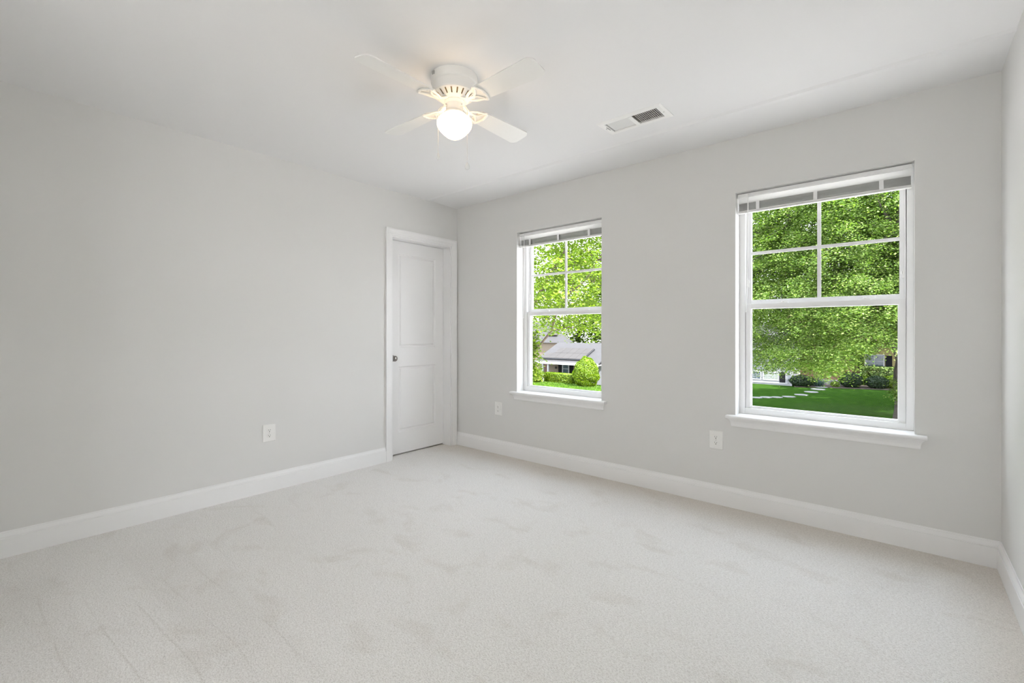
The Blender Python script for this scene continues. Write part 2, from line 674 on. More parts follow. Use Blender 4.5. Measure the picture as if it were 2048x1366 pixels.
def panel_rings(y0, y1, z0, z1):
    offs = [(0.0, 0.0), (0.004, -0.002), (0.010, -0.011), (0.021, -0.012), (0.032, -0.004), (0.036, -0.003)]
    return [[(dx, y0 + o, z0 + o), (dx, y1 - o, z0 + o), (dx, y1 - o, z1 - o), (dx, y0 + o, z1 - o)] for o, dx in offs]


pans = [(0.150, 0.610, 0.215, 0.835), (0.150, 0.610, 1.015, 1.905)]
pans = [(0.149, 0.603, 0.214, 0.836), (0.149, 0.603, 1.012, 1.905)]
yy = [sy0, pans[0][0], pans[0][1], sy1]
zz = [sz0, pans[0][2], pans[0][3], pans[1][2], pans[1][3], sz1]
gv = [(0.0, y, z) for z in zz for y in yy]
gf = []
for j in range(5):
    for i in range(3):
        if i == 1 and j in (1, 3):
            continue
        gf.append((j * 4 + i, j * 4 + i + 1, (j + 1) * 4 + i + 1, (j + 1) * 4 + i))
mb.add(gv, gf)
for p in pans:
    rings = panel_rings(*p)
    vs = [q for r in rings for q in r]
    fs = []
    for k in range(len(rings) - 1):
        for i in range(4):
            fs.append((4 * k + i, 4 * k + (i + 1) % 4, 4 * k + 4 + (i + 1) % 4, 4 * k + 4 + i))
    k = 4 * (len(rings) - 1)
    fs.append((k, k + 1, k + 2, k + 3))
    mb.add(vs, fs)
bx = -0.035
mb.add([(bx, sy0, sz0), (bx, sy1, sz0), (bx, sy1, sz1), (bx, sy0, sz1), (0, sy0, sz0), (0, sy1, sz0), (0, sy1, sz1), (0, sy0, sz1)],
       [(0, 1, 2, 3), (0, 1, 5, 4), (1, 2, 6, 5), (2, 3, 7, 6), (3, 0, 4, 7)])
mb.build('door_slab', M['trim'], door)
# knob
rx = Matrix.Rotation(PI / 2, 4, 'Y')
kz, ky = 0.915, 0.074
mb = MB()
mk = Matrix.Translation((0, ky, kz)) @ rx
mb.lathe([(0, 0.0), (0.033, 0.0), (0.033, 0.004), (0.029, 0.009), (0.014, 0.011), (0.011, 0.016), (0.011, 0.028),
          (0.016, 0.032), (0.024, 0.037), (0.0275, 0.046), (0.0265, 0.056), (0.021, 0.063), (0.012, 0.067), (0, 0.068)], 28, mk)
kn = mb.build('door_knob', M['nickel'], door, smooth=True)
kn['label'] = 'round brushed nickel knob'


# ------------------------------------------------------------------ windows
def make_window(idx, x0, x1):
    w = thing('window_%d' % idx, (x0, 0, WZ0), None, None)
    struct(w, ['white single hung window nearer the closet door', 'white single hung window nearer the camera'][idx - 1], 'window')
    L = x1 - x0
    z1 = WZ1 - WZ0
    ya, yb = 0.10, 0.185
    fj = 0.034
    mb = MB()
    # frame with a stepped inner face
    mb.box(0, fj, ya, yb, 0, z1).box(L - fj, L, ya, yb, 0, z1)
    mb.box(fj, L - fj, ya, yb, z1 - 0.034, z1).box(fj, L - fj, ya, yb, 0, 0.038)
    mb.box(fj, fj + 0.006, ya + 0.032, yb, 0.038, z1 - 0.034).box(L - fj - 0.006, L - fj, ya + 0.032, yb, 0.038, z1 - 0.034)
    mb.build('window_frame', M['vinyl'], w, bevel=0.002)
    # stool and apron
    mb = MB()
    o = 0.05
    prof = [(-0.052, -0.010), (-0.050, -0.017), (-0.044, -0.021), (0, -0.021), (0, 0.0), (-0.046, 0.0), (-0.051, -0.004)]
    mb.prism(prof, -o, L + o, 'x')
    mb.box(0, L, 0, ya, -0.021, 0.0)
    sill = mb.build('window_sill', M['trim'], w)
    mb = MB()
    prof = [(0, -0.021), (-0.030, -0.021), (-0.029, -0.026), (-0.022, -0.034), (-0.017, -0.042), (-0.013, -0.056),
            (-0.012, -0.072), (-0.009, -0.076), (0, -0.076)]
    # returned ends follow the moulding
    n = len(prof)
    vs = []
    for end in (0, 1):
        for u, z in prof:
            ins = -u
            vs.append((-0.012 - ins if end == 0 else L + 0.012 + ins, u, z))
    fs = [(i, (i + 1) % n, n + (i + 1) % n, n + i) for i in range(n)] + [tuple(range(n)), tuple(range(n, 2 * n))]
    mb.add(vs, fs)
    mb.build('apron', M['trim'], sill)
    # lower sash in front
    a, b = fj + 0.001, L - fj - 0.001
    st = 0.030
    s0, s1 = 0.036, 0.735
    mb = MB()
    y0, y1 = 0.112, 0.140
    mb.box(a, a + st, y0, y1, s0, s1).box(b - st, b, y0, y1, s0, s1)
    mb.box(a + st, b - st, y0, y1, s0, 0.047).box(a + st, b - st, y0 - 0.004, y1, 0.701, s1)
    # glazing bead
    for p in ((a + st, a + st + 0.005, 0.047, 0.701), (b - st - 0.005, b - st, 0.047, 0.701)):
        mb.box(p[0], p[1], y0 + 0.008, y1, p[2], p[3])
    mb.box(a + st, b - st, y0 + 0.008, y1, 0.047, 0.052)
    ls = mb.build('lower_sash', M['vinyl'], w, bevel=0.0015)
    MB().box(a + st, b - st, 0.127, 0.131, 0.047, 0.701).build('pane', M['glass'], ls)
    for fx in (0.285, 0.755):
        mb = MB()
        cx = L * fx
        mb.box(cx - 0.028, cx + 0.028, y0 + 0.002, y1, s1, s1 + 0.005)
        mb.lathe([(0, s1 + 0.005), (0.011, s1 + 0.005), (0.010, s1 + 0.014), (0, s1 + 0.015)], 14, None, (cx, y0 + 0.014))
        mb.box(cx - 0.004, cx + 0.026, y0 + 0.008, y0 + 0.016, s1 + 0.008, s1 + 0.014)
        mb.build('sash_lock', M['plastic'], ls, bevel=0.001)
    # upper sash behind it
    y0, y1 = 0.144, 0.172
    mb = MB()
    u0, u1 = 0.725, z1 - 0.034
    gz0, gz1 = 0.762, z1 - 0.075
    st = 0.028
    mb.box(a + 0.005, a + st, y0, y1, u0, u1).box(b - st, b - 0.005, y0, y1, u0, u1)
    mb.box(a + st, b - st, y0, y1, u0, gz0).box(a + st, b - st, y0, y1, gz1, u1)
    us = mb.build('upper_sash', M['vinyl'], w, bevel=0.0015)
    MB().box(a + st, b - st, 0.157, 0.161, gz0, gz1).build('pane', M['glass'], us)
    mb = MB()
    mz = (gz0 + gz1) / 2
    mb.box(L / 2 - 0.010, L / 2 + 0.010, 0.150, 0.1565, gz0, gz1)
    mb.box(a + st, L / 2 - 0.010, 0.150, 0.1565, mz - 0.010, mz + 0.010)
    mb.box(L / 2 + 0.010, b - st, 0.150, 0.1565, mz - 0.010, mz + 0.010)
    mb.build('muntin', M['vinyl'], us)
    # little stops on both side frames
    for fx, sg in ((fj + 0.0065, 1), (L - fj - 0.0065, -1)):
        mb = MB()
        mb.box(min(fx, fx + sg * 0.009), max(fx, fx + sg * 0.009), 0.134, 0.150, 0.85, 0.90)
        mb.tube([(fx + sg * 0.004, 0.142, 0.87), (fx + sg * 0.012, 0.138, 0.878), (fx + sg * 0.012, 0.138, 0.89)], 0.0035, 6)
        mb.build('sash_stop', M['plastic'], w)
    return w


make_window(1, *WIN[0])
make_window(2, *WIN[1])


# ------------------------------------------------------------------ raised blinds
def make_blind(x0, x1, label):
    L = x1 - x0 - 0.016
    b = thing('window_blind', (x0 + 0.006, 0.030, WZ1), label, 'blind', 'blinds drawn up at the window tops')
    mb = MB()
    mb.prism([(0, -0.009), (0, -0.030), (0.002, -0.032), (0.042, -0.032), (0.044, -0.030), (0.044, -0.009), (0.040, -0.008), (0.004, -0.008)], 0, L, 'x')
    mb.build('headrail', M['trim'], b)
    MB().box(0.001, L - 0.001, 0.0150, 0.0165, -0.0695, -0.0315).build('valance', M['voile'], b)
    mb = MB()
    rnd = random.Random(int(x0 * 1000))
    n = 18
    for k in range(n):
        z = -0.071 - k * 0.00262 + rnd.uniform(-0.0007, 0.0007)
        cy = 0.021 + rnd.uniform(-0.0015, 0.0015)
        pr = []
        for q in range(5):
            u = -1 + q / 2
            pr.append((cy + u * 0.0125, z + 0.0014 * (1 - u * u)))
        pr += [(y, zz - 0.0005) for y, zz in reversed(pr)]
        mb.prism(pr, 0.004, L - 0.004, 'x')
    mb.build('slat_stack', M['blind'], b)
    mb = MB()
    mb.prism([(0.009, -0.119), (0.033, -0.119), (0.035, -0.121), (0.035, -0.131), (0.032, -0.134), (0.010, -0.134), (0.007, -0.131), (0.007, -0.121)], 0.002, L - 0.002, 'x')
    mb.build('bottom_rail', M['blind'], b)
    for fx in (0.135, 0.495, 0.852):
        mb = MB()
        cx = L * fx
        w = 0.010
        mb.box(cx - w, cx + w, 0.0065, 0.0075, -0.121, -0.067).box(cx - w, cx + w, 0.0345, 0.0355, -0.121, -0.067).box(cx - w, cx + w, 0.0075, 0.0150, -0.0680, -0.0670)
        mb.build('ladder_tape', M['trim'], b)
    # tilt wand
    mb = MB()
    wx = 0.066
    mb.tube([(wx, -0.006, -0.018), (wx, -0.014, -0.022), (wx, -0.014, -0.030)], 0.0025, 8)
    mb.tube([(wx, -0.014, -0.030), (wx - 0.004, -0.012, -0.42), (wx - 0.014, -0.010, -0.79)], 0.0034, 8)
    mb.build('tilt_wand', M['crystal'], b, smooth=True)
    return b


make_blind(*WIN[0], 'white slatted blind drawn up at the top of the window nearer the closet door')
make_blind(*WIN[1], 'white slatted blind drawn up at the top of the wider-looking window nearer the camera')


# ------------------------------------------------------------------ outlets (local: plate in the xz plane, facing -y)
def make_outlet(loc, rz, label):
    o = thing('wall_outlet', loc, label, 'outlet', 'wall outlets', rz)
    mb = MB()
    hw, hh = 0.0445, 0.0625
    vs = []
    for s, y in ((1.0, 0.0), (1.0, -0.002), (0.93, -0.0055)):
        k = hw * (1 - s)
        vs += [(-hw + k, y, -hh + k), (hw - k, y, -hh + k), (hw - k, y, hh - k), (-hw + k, y, hh - k)]
    fs = []
    for r in range(2):
        for i in range(4):
            fs.append((4 * r + i, 4 * r + (i + 1) % 4, 4 * r + 4 + (i + 1) % 4, 4 * r + 4 + i))
    fs += [(0, 1, 2, 3), (8, 9, 10, 11)]
    mb.add(vs, fs)
    mb.build('cover_plate', M['plastic'], o)
    for cz in (0.0195, -0.0195):
        mb = MB()
        pts = []
        for k in range(28):
            a = 2 * PI * k / 28
            pts.append((0.0172 * math.cos(a), cz + max(-0.0135, min(0.0135, 0.0172 * math.sin(a)))))
        mb.prism(pts, -0.0050, -0.0082, 'y')
        r = mb.build('receptacle', M['plastic'], o, bevel=0.0006)
        mb = MB()
        mb.box(-0.0072, -0.0052, -0.0086, -0.0078, cz - 0.0015, cz + 0.0068)
        mb.box(0.0052, 0.0072, -0.0086, -0.0078, cz - 0.0005, cz + 0.0068)
        mb.prism([(0.0030 * math.cos(2 * PI * k / 12), cz - 0.0075 + 0.0030 * math.sin(2 * PI * k / 12)) for k in range(12)], -0.0078, -0.0086, 'y')
        s = mb.build('slots', M['dark'], r)
        s['label'] = 'dark socket slots'
    mb = MB()
    mb.prism([(0.003 * math.cos(2 * PI * k / 12), 0.003 * math.sin(2 * PI * k / 12)) for k in range(12)], -0.0050, -0.0066, 'y')
    mb.build('screw', M['screw'], o)
    return o


out0 = make_outlet((0.579, 0, 0.429), 0, 'white outlet below and beside the window nearer the closet door')
oc = copy_tree(out0)
oc.location = (2.562, 0, 0.431)
oc['label'] = 'white outlet under the gap between the windows, beside the sill nearer the camera'
oc = copy_tree(out0)
oc.location = (0, -1.857, 0.425)
oc.rotation_euler = (0, 0, PI / 2)
oc['label'] = 'white outlet alone on the long wall beside the closet door'

# ------------------------------------------------------------------ ceiling register
vz = zc(-0.67)
reg = thing('ceiling_vent', (2.288, -0.672, vz), 'white louvered air register set in the ceiling, one half open', 'vent')
hx, hy = 0.203, 0.101
ix, iy = 0.163, 0.063
mb = MB()
rings = [(hx, hy, 0.0), (hx, hy, -0.003), (hx - 0.012, hy - 0.012, -0.008), (ix + 0.004, iy + 0.004, -0.008), (ix, iy, -0.005), (ix, iy, 0.006)]
vs = []
for a, b, z in rings:
    vs += [(-a, -b, z), (a, -b, z), (a, b, z), (-a, b, z)]
fs = []
for r in range(len(rings) - 1):
    for i in range(4):
        fs.append((4 * r + i, 4 * r + (i + 1) % 4, 4 * r + 4 + (i + 1) % 4, 4 * r + 4 + i))
mb.add(vs, fs)
mb.box(-0.012, 0.012, -iy, iy, -0.008, -0.004)
mb.build('grille_frame', M['plastic'], reg)
for sgn, n in ((-1, 15), (1, 12)):
    mb = MB()
    for k in range(n):
        x = sgn * (0.020 + (ix - 0.026) * (k + 0.5) / n)
        m = Matrix.Translation((x, 0, 0.0005)) @ Matrix.Rotation(-sgn * math.radians(42), 4, 'Y')
        if sgn < 0:
            m = Matrix.Translation((x, 0, 0.0005)) @ Matrix.Rotation(math.radians(-35), 4, 'Y')
        else:
            m = Matrix.Translation((x, 0, 0.0005)) @ Matrix.Rotation(math.radians(42), 4, 'Y')
        lw = 0.0041 if sgn < 0 else 0.0056
        mb.box(-lw, lw, -iy, iy, -0.0005, 0.0005, m)
    mb.build('louvers', M['plastic'], reg)
mb = MB()
for k in range(4):
    y = -iy + 2 * iy * (k + 0.5) / 4
    mb.box(0.014, ix, y - 0.003, y + 0.003, 0.012, 0.016)
mb.build('damper_blades', M['duct'], reg)
mb = MB()
mb.box(-0.172, -0.168, -0.030, 0.022, -0.0083, -0.0075)
s = mb.build('lever_slot', M['dark'], reg)
mb = MB()
mb.tube([(-0.170, -0.026, -0.006), (-0.170, -0.028, -0.016), (-0.173, -0.034, -0.020)], 0.0025, 6)
mb.build('damper_lever', M['plastic'], reg)
for sx in (-1, 1):
    mb = MB()
    mb.lathe([(0, -0.0098), (0.003, -0.0095), (0.0042, -0.008), (0.0042, -0.007)], 12, None, (sx * 0.182, 0.004 * sx))
    mb.build('screw', M['screw'], reg)
mb = MB()   # duct boot above the opening
a, b = ix + 0.004, iy + 0.004
mb.box(-a - 0.002, -a, -b, b, 0.002, 0.16).box(a, a + 0.002, -b, b, 0.002, 0.16)
mb.box(-a, a, -b - 0.002, -b, 0.002, 0.16).box(-a, a, b, b + 0.002, 0.002, 0.16).box(-a, a, -b, b, 0.158, 0.16)
mb.build('duct_boot', M['duct'], reg)

# ------------------------------------------------------------------ ceiling fan
FX, FY = 1.797, -1.682
fz = zc(FY)
fan = thing('ceiling_fan', (FX, FY, fz), 'white four blade hugger ceiling fan with a lit globe and two pull chains', 'ceiling fan')


def zl(z):
    return z - 2.44


mb = MB()
mb.lathe([(0.0, 0), (0.1165, 0), (0.1175, -0.006), (0.1175, -0.036), (0.115, -0.041), (0.110, -0.044), (0.109, -0.052), (0.109, -0.082), (0.104, -0.090), (0.0, -0.090)], 56)
mb.build('motor_housing', M['fan'], fan, smooth=True, angle=35)
mb = MB()
mb.lathe([(0.104, -0.0895), (0.099, -0.094), (0.075, -0.112), (0.062, -0.120), (0.05, -0.121)], 80, None, (0, 0),
         lambda k, i: i == 1 and k % 4 == 0)
ring = mb.build('vent_ring', M['fan'], fan)
sol = ring.modifiers.new('thick', 'SOLIDIFY')
sol.thickness = 0.0022
sol.offset = 0
mb = MB()
mb.lathe([(0, -0.0905), (0.088, -0.0905), (0.060, -0.112), (0, -0.113)], 40)
c = mb.build('motor_core', M['motor'], fan, smooth=True)
c['label'] = 'tan motor seen through the slots'
mb = MB()
mb.lathe([(0, -0.1205), (0.050, -0.1205), (0.052, -0.126), (0.047, -0.131), (0.043, -0.136), (0.043, -0.170), (0.046, -0.174),
          (0.052, -0.180), (0.055, -0.187), (0.053, -0.194), (0, -0.194)], 40)
mb.build('switch_housing', M['fan'], fan, smooth=True, angle=35)
for k in range(3):
    a = math.radians(250 + 120 * k)
    mb = MB()
    m = Matrix.Rotation(a, 4, 'Z') @ Matrix.Translation((0.043, 0, -0.145)) @ Matrix.Rotation(PI / 2, 4, 'Y')
    mb.lathe([(0, 0.006), (0.003, 0.005), (0.004, 0.002), (0.004, -0.001)], 10, m)
    mb.build('screw', M['screw'], fan)
mb = MB()
mb.lathe([(0.048, -0.189), (0.053, -0.193), (0.068, -0.200), (0.081, -0.211), (0.0872, -0.223), (0.0885, -0.235), (0.0855, -0.249),
          (0.0745, -0.266), (0.058, -0.283), (0.040, -0.298), (0.021, -0.308), (0.0, -0.311)], 48)
gl = mb.build('glass_globe', M['globe'], fan, smooth=True, angle=60)
gl['label'] = 'lit opal glass globe'
# a small spring clip on the rim
mb = MB()
a0 = math.radians(259)
mc = Matrix.Rotation(a0, 4, 'Z')
mb.box(0.1165, 0.1215, -0.012, 0.002, -0.020, -0.006, mc).box(0.1165, 0.1200, 0.004, 0.008, -0.024, -0.008, mc)
mb.build('clip', M['screw'], fan)

zb = zl(2.305)
for k in range(4):
    ang = math.radians(90 * k + 0.2)
    T = Matrix.Rotation(ang, 4, 'Z') @ Matrix.Translation((0, 0, zb)) @ Matrix.Rotation(math.radians(-12), 4, 'X')
    # blade outline
    ro, ri, wi, wo_ = 0.545, 0.150, 0.047, 0.0625
    pts = []

    def corner(cx, cy, r, a_s, a_e, n=8):
        for q in range(n + 1):
            a = math.radians(a_s + (a_e - a_s) * q / n)
            pts.append((cx + r * math.cos(a), cy + r * math.sin(a)))
    corner(ri + 0.02, -wi + 0.02, 0.02, 180, 268, 5)
    corner(ro - 0.045, -wo_ + 0.038, 0.038, 272, 345)
    corner(ro - 0.045, wo_ - 0.038, 0.038, 15, 88)
    corner(ri + 0.02, wi - 0.02, 0.02, 92, 180, 5)
    mb = MB()
    mb.prism(pts, -0.0028, 0.0028, 'z', T)
    bl = mb.build('blade', M['blade'], fan)
    # blade iron: a neck that opens into a scalloped fork under the blade
    mb = MB()
    B = T @ Matrix.Translation((0, 0, -0.0062))
    R0 = Matrix.Rotation(ang, 4, 'Z')

    def P(x, y, z=0.0):
        return B @ Vector((x, y, z))
    hub = R0 @ Vector((0.050, 0, -0.117))
    mid1 = R0 @ Vector((0.082, 0, -0.133))
    mb.tube([hub, mid1, P(0.112, 0), P(0.140, 0)], [0.016, 0.013, 0.011, 0.009], 10, 0.45)
    for s in (-1, 1):
        mb.tube([P(0.096, s * 0.004), P(0.112, s * 0.018), P(0.132, s * 0.030), P(0.152, s * 0.034), P(0.170, s * 0.040), P(0.186, s * 0.050)],
                [0.008, 0.0075, 0.0075, 0.0075, 0.0075, 0.009], 8, 0.5)
        mb.tube([P(0.140, 0), P(0.158, s * 0.010), P(0.172, s * 0.026), P(0.186, s * 0.046)], [0.007, 0.006, 0.006, 0.006], 8, 0.5)
    arc = [P(0.186 + 0.020 * (1 - (q / 5) ** 2), 0.0102 * q) for q in range(-5, 6)]
    mb.tube(arc, 0.0085, 8, 0.5)
    ir = mb.build('blade_iron', M['fan'], fan, smooth=True)
    for (sx, sy) in ((0.196, 0.030), (0.196, -0.030), (0.205, 0.0)):
        mb = MB()
        m = B @ Matrix.Translation((sx, sy, -0.004))
        mb.lathe([(0, -0.0022), (0.003, -0.0018), (0.0045, 0.0005), (0.0045, 0.002)], 10, m)
        mb.build('screw', M['fan'], ir)
# pull chains, out over the globe and straight down
for dx, dfw, zend, nm in ((-0.073, -0.062, 2.000, 'faceted'), (0.071, -0.064, 1.952, 'drop')):
    fwd = Vector((-0.648, 0.7615, 0))
    rgt = Vector((0.7615, 0.648, 0))
    q = rgt * dx + fwd * dfw
    u = q.normalized()
    mb = MB()
    path = [u * 0.043 + Vector((0, 0, -0.158)), u * 0.056 + Vector((0, 0, -0.162)), u * 0.078 + Vector((0, 0, -0.172)),
            q + Vector((0, 0, -0.195)), q + Vector((0, 0, -0.22)), q + Vector((0, 0, zend - 2.44 + 0.046))]
    mb.tube(path, 0.0011, 6)
    z = -0.22
    while z > zend - 2.44 + 0.05:
        mb.lathe([(0.0005, z - 0.0017), (0.0018, z), (0.0005, z + 0.0017)], 6, None, (q.x, q.y))
        z -= 0.0052
    ch = mb.build('pull_chain', M['chain'], fan)
    mb = MB()
    ze = zend - 2.44
    if nm == 'drop':
        pr = [(0, ze), (0.007, ze + 0.002), (0.0115, ze + 0.009), (0.0115, ze + 0.016), (0.008, ze + 0.026), (0.0035, ze + 0.035), (0.002, ze + 0.040), (0.0025, ze + 0.046), (0, ze + 0.047)]
        sg = 20
    else:
        pr = [(0, ze), (0.005, ze + 0.002), (0.0085, ze + 0.012), (0.006, ze + 0.026), (0.0032, ze + 0.036), (0.0028, ze + 0.046), (0, ze + 0.047)]
        sg = 6
    mb.lathe(pr, sg, None, (q.x, q.y))
    pd = mb.build('pendant', M['crystal'], ch, smooth=(nm == 'drop'))
    pd['label'] = 'rounded white drop on the pull chain' if nm == 'drop' else 'narrow faceted drop on the pull chain'

# ================================================================== outdoors
G = -5.2
M['lawn'] = lawn_mat()
M['bark'] = mat('maple_bark', (0.060, 0.050, 0.042), 0.9, noise=(5.0, (0.022, 0.018, 0.016), (3.0, 3.0, 0.6)), bump=(9, 0.8, 0.04))
M['twig'] = mat('pale_twig_bark', (0.12, 0.09, 0.065), 0.85, noise=(8, (0.07, 0.05, 0.035)))
M['stone'] = mat('grey_flagstone', (0.150, 0.145, 0.150), 0.9, noise=(3, (0.115, 0.113, 0.12)))
M['soil'] = mat('mulch', (0.055, 0.038, 0.028), 0.95, noise=(9, (0.022, 0.016, 0.012)))
M['siding'] = mat('white_siding', (0.23, 0.23, 0.25), 0.6)
M['housewhite'] = mat('white_house_trim', (0.30, 0.30, 0.315), 0.5)
M['brick'] = mat('red_brick', (0.11, 0.050, 0.034), 0.85, noise=(7, (0.07, 0.034, 0.026)))
M['tanwall'] = mat('tan_wall', (0.15, 0.115, 0.088), 0.8)
M['cream'] = mat('cream_wall', (0.24, 0.20, 0.085), 0.8)
M['shutter'] = mat('black_shutter', (0.008, 0.008, 0.010), 0.8, spec=0.1)
M['roofgrey'] = mat('grey_shingles', (0.037, 0.035, 0.037), 0.85, noise=(2.5, (0.027, 0.0255, 0.027), (1, 3, 3)))
M['roofbrown'] = mat('brown_shingles', (0.15, 0.095, 0.065), 0.85, noise=(2.5, (0.10, 0.065, 0.045), (1, 3, 3)))
M['solar'] = mat('solar_cells', (0.019, 0.0145, 0.012), 0.6, noise=(1.2, (0.024, 0.0185, 0.0155)))
M['black'] = mat('black_metal', (0.008, 0.008, 0.010), 0.5)
M['houseglass'] = mat('dark_window_pane', (0.05, 0.07, 0.09), 0.1)
M['paleglass'] = mat('curtained_pane', (0.22, 0.25, 0.22), 0.2)
M['leaf_maple'] = leaf_mat('maple_leaf', (0.062, 0.112, 0.026), (0.125, 0.192, 0.044), (0.270, 0.325, 0.120), 0.45)
M['leaf_near'] = leaf_mat('bright_leaf', (0.075, 0.120, 0.012), (0.130, 0.185, 0.020), (0.210, 0.260, 0.045), 0.5)
M['leaf_far'] = leaf_mat('far_leaf', (0.050, 0.088, 0.014), (0.095, 0.145, 0.022), (0.165, 0.215, 0.045), 0.4)
M['leaf_bush'] = leaf_mat('clipped_leaf', (0.070, 0.125, 0.005), (0.120, 0.190, 0.007), (0.165, 0.230, 0.010), 0.35)
M['leaf_dark'] = leaf_mat('dark_shrub_leaf', (0.010, 0.022, 0.010), (0.018, 0.036, 0.014), (0.030, 0.055, 0.020), 0.25)
M['leaf_blue'] = leaf_mat('blue_strap_leaf', (0.035, 0.060, 0.055), (0.055, 0.090, 0.080), (0.09, 0.13, 0.11), 0.25, (0.4, 0.5, 0.35))
M['leaf_red'] = leaf_mat('red_shrub_leaf', (0.05, 0.014, 0.016), (0.09, 0.025, 0.025), (0.15, 0.05, 0.03), 0.3, (0.6, 0.2, 0.1))
M['blade_grass'] = leaf_mat('grass_blade', (0.05, 0.11, 0.012), (0.085, 0.165, 0.018), (0.13, 0.21, 0.03), 0.4)

mb = MB()
mb.box(-110, 60, 30, 150, G - 0.4, G)
struct(mb.build('lawn', M['lawn']), 'mown front lawn seen through both windows', 'lawn')

mb = MB()
mb.box(-110, 60, -90, 30, G - 0.4, G)  # unseen pale ground, added to bounce neutral daylight onto the ceiling
struct(mb.build('reflector', mat('pale_concrete', (0.50, 0.485, 0.475), 0.9, noise=(0.4, (0.42, 0.407, 0.40)))), 'pale concrete street added unseen around the house to bounce daylight inside', 'reflector')

DIAMOND = (np.array([(0, -0.5, 0), (0.34, 0.02, 0.10), (0, 0.5, 0), (-0.34, 0.02, 0.10)]), [(0, 1, 2), (0, 2, 3)])
_st = []
for k in range(10):
    a = 2 * PI * k / 10 - PI / 2
    r = [0.34, 0.33, 0.44, 0.36, 0.48, 0.40, 0.52, 0.38, 0.42, 0.31][k]
    _st.append((r * 0.85 * math.cos(a), r * math.sin(a) + 0.04, 0.30 * abs(math.cos(a)) * r - 0.10 * r * math.sin(a)))
_st = [(0.0, 0.0, -0.03)] + _st
STAR = (np.array(_st), [(0, 1 + k, 1 + (k + 1) % 10) for k in range(10)])


def leaf_object(name, pts, nrm, size, shape, material, parent, rng, var=0.35):
    N = len(pts)
    base, tris = shape
    nv = len(base)
    n = nrm / np.linalg.norm(nrm, axis=1, keepdims=True)
    ref = rng.normal(size=(N, 3))
    x = np.cross(ref, n)
    x /= np.linalg.norm(x, axis=1, keepdims=True)
    y = np.cross(n, x)
    s = size * (1 + var * rng.uniform(-1, 1, N))
    V = (base[None, :, 0, None] * x[:, None, :] + base[None, :, 1, None] * y[:, None, :] + base[None, :, 2, None] * n[:, None, :]) * s[:, None, None] + pts[:, None, :]
    V = V.reshape(-1, 3).astype(np.float32)
    T = np.array(tris, dtype=np.int32)
    F = (T[None] + (np.arange(N, dtype=np.int32) * nv)[:, None, None]).reshape(-1, 3)
    me = bpy.data.meshes.new(name)
    me.vertices.add(len(V))
    me.vertices.foreach_set('co', V.ravel())
    me.loops.add(F.size)
    me.loops.foreach_set('vertex_index', F.ravel())
    me.polygons.add(len(F))
    me.polygons.foreach_set('loop_start', np.arange(0, F.size, 3, dtype=np.int32))
    me.update(calc_edges=True)
    me.validate()
    me.materials.append(material)
    o = bpy.data.objects.new(name, me)
    COL.objects.link(o)
    if parent is not None:
        o.parent = parent
    return o


def crown_points(rng, c, rad, nclus, nleaf, spray, thick, shell=0.45, zmin=None, droop=0.35, zmax=None):
    """flat sprays of leaves around the outer part of an ellipsoid; returns points, normals, spray centres"""
    c = np.array(c, float)
    rad = np.array(rad, float)
    d = rng.normal(size=(nclus * 3, 3))
    d /= np.linalg.norm(d, axis=1, keepdims=True)
    rr = shell + (1 - shell) * rng.uniform(0, 1, nclus * 3) ** 0.6
    cc = c + d * rad * rr[:, None]
    ok = np.ones(len(cc), bool)
    if callable(zmin):
        ok &= cc[:, 2] > zmin(cc)
    elif zmin is not None:
        ok &= cc[:, 2] > zmin
    if zmax is not None:
        ok &= cc[:, 2] < zmax
    cc = cc[ok][:nclus]
    out = (cc - c) / rad
    per = nleaf // len(cc)
    P = []
    Nn = []
    for q, o in zip(cc, out):
        sz = spray * rng.uniform(0.6, 1.35)
        t = rng.normal(size=(per, 3)) * np.array([sz, sz, thick])
        h = np.array([o[0], o[1], 0.0])
        hl = np.linalg.norm(h) + 1e-6
        h /= hl
        along = t @ h
        t[:, 2] -= droop * along * min(1.0, hl) + 0.10 * (t[:, 0] ** 2 + t[:, 1] ** 2) / sz
        P.append(q + t)
        nn = np.array([0.35 * h[0] * droop * 2, 0.35 * h[1] * droop * 2, 1.0]) + rng.normal(size=(per, 3)) * 0.36
        Nn.append(nn)
    return np.vstack(P), np.vstack(Nn), cc


def branch(mb, rng, a, b, r0, r1, sag=0.15, n=6, seg=6):
    a = np.array(a, float)
    b = np.array(b, float)
    L = np.linalg.norm(b - a)
    mid = (a + b) / 2 + np.array([rng.normal() * 0.08 * L, rng.normal() * 0.08 * L, sag * L])
    pts = []
    rs = []
    for k in range(n + 1):
        t = k / n
        p = (1 - t) ** 2 * a + 2 * t * (1 - t) * mid + t * t * b
        if 0 < k < n:
            p = p + rng.normal(size=3) * 0.015 * L
        pts.append(p)
        rs.append(r0 + (r1 - r0) * t)
    mb.tube(pts, rs, seg)
    return pts


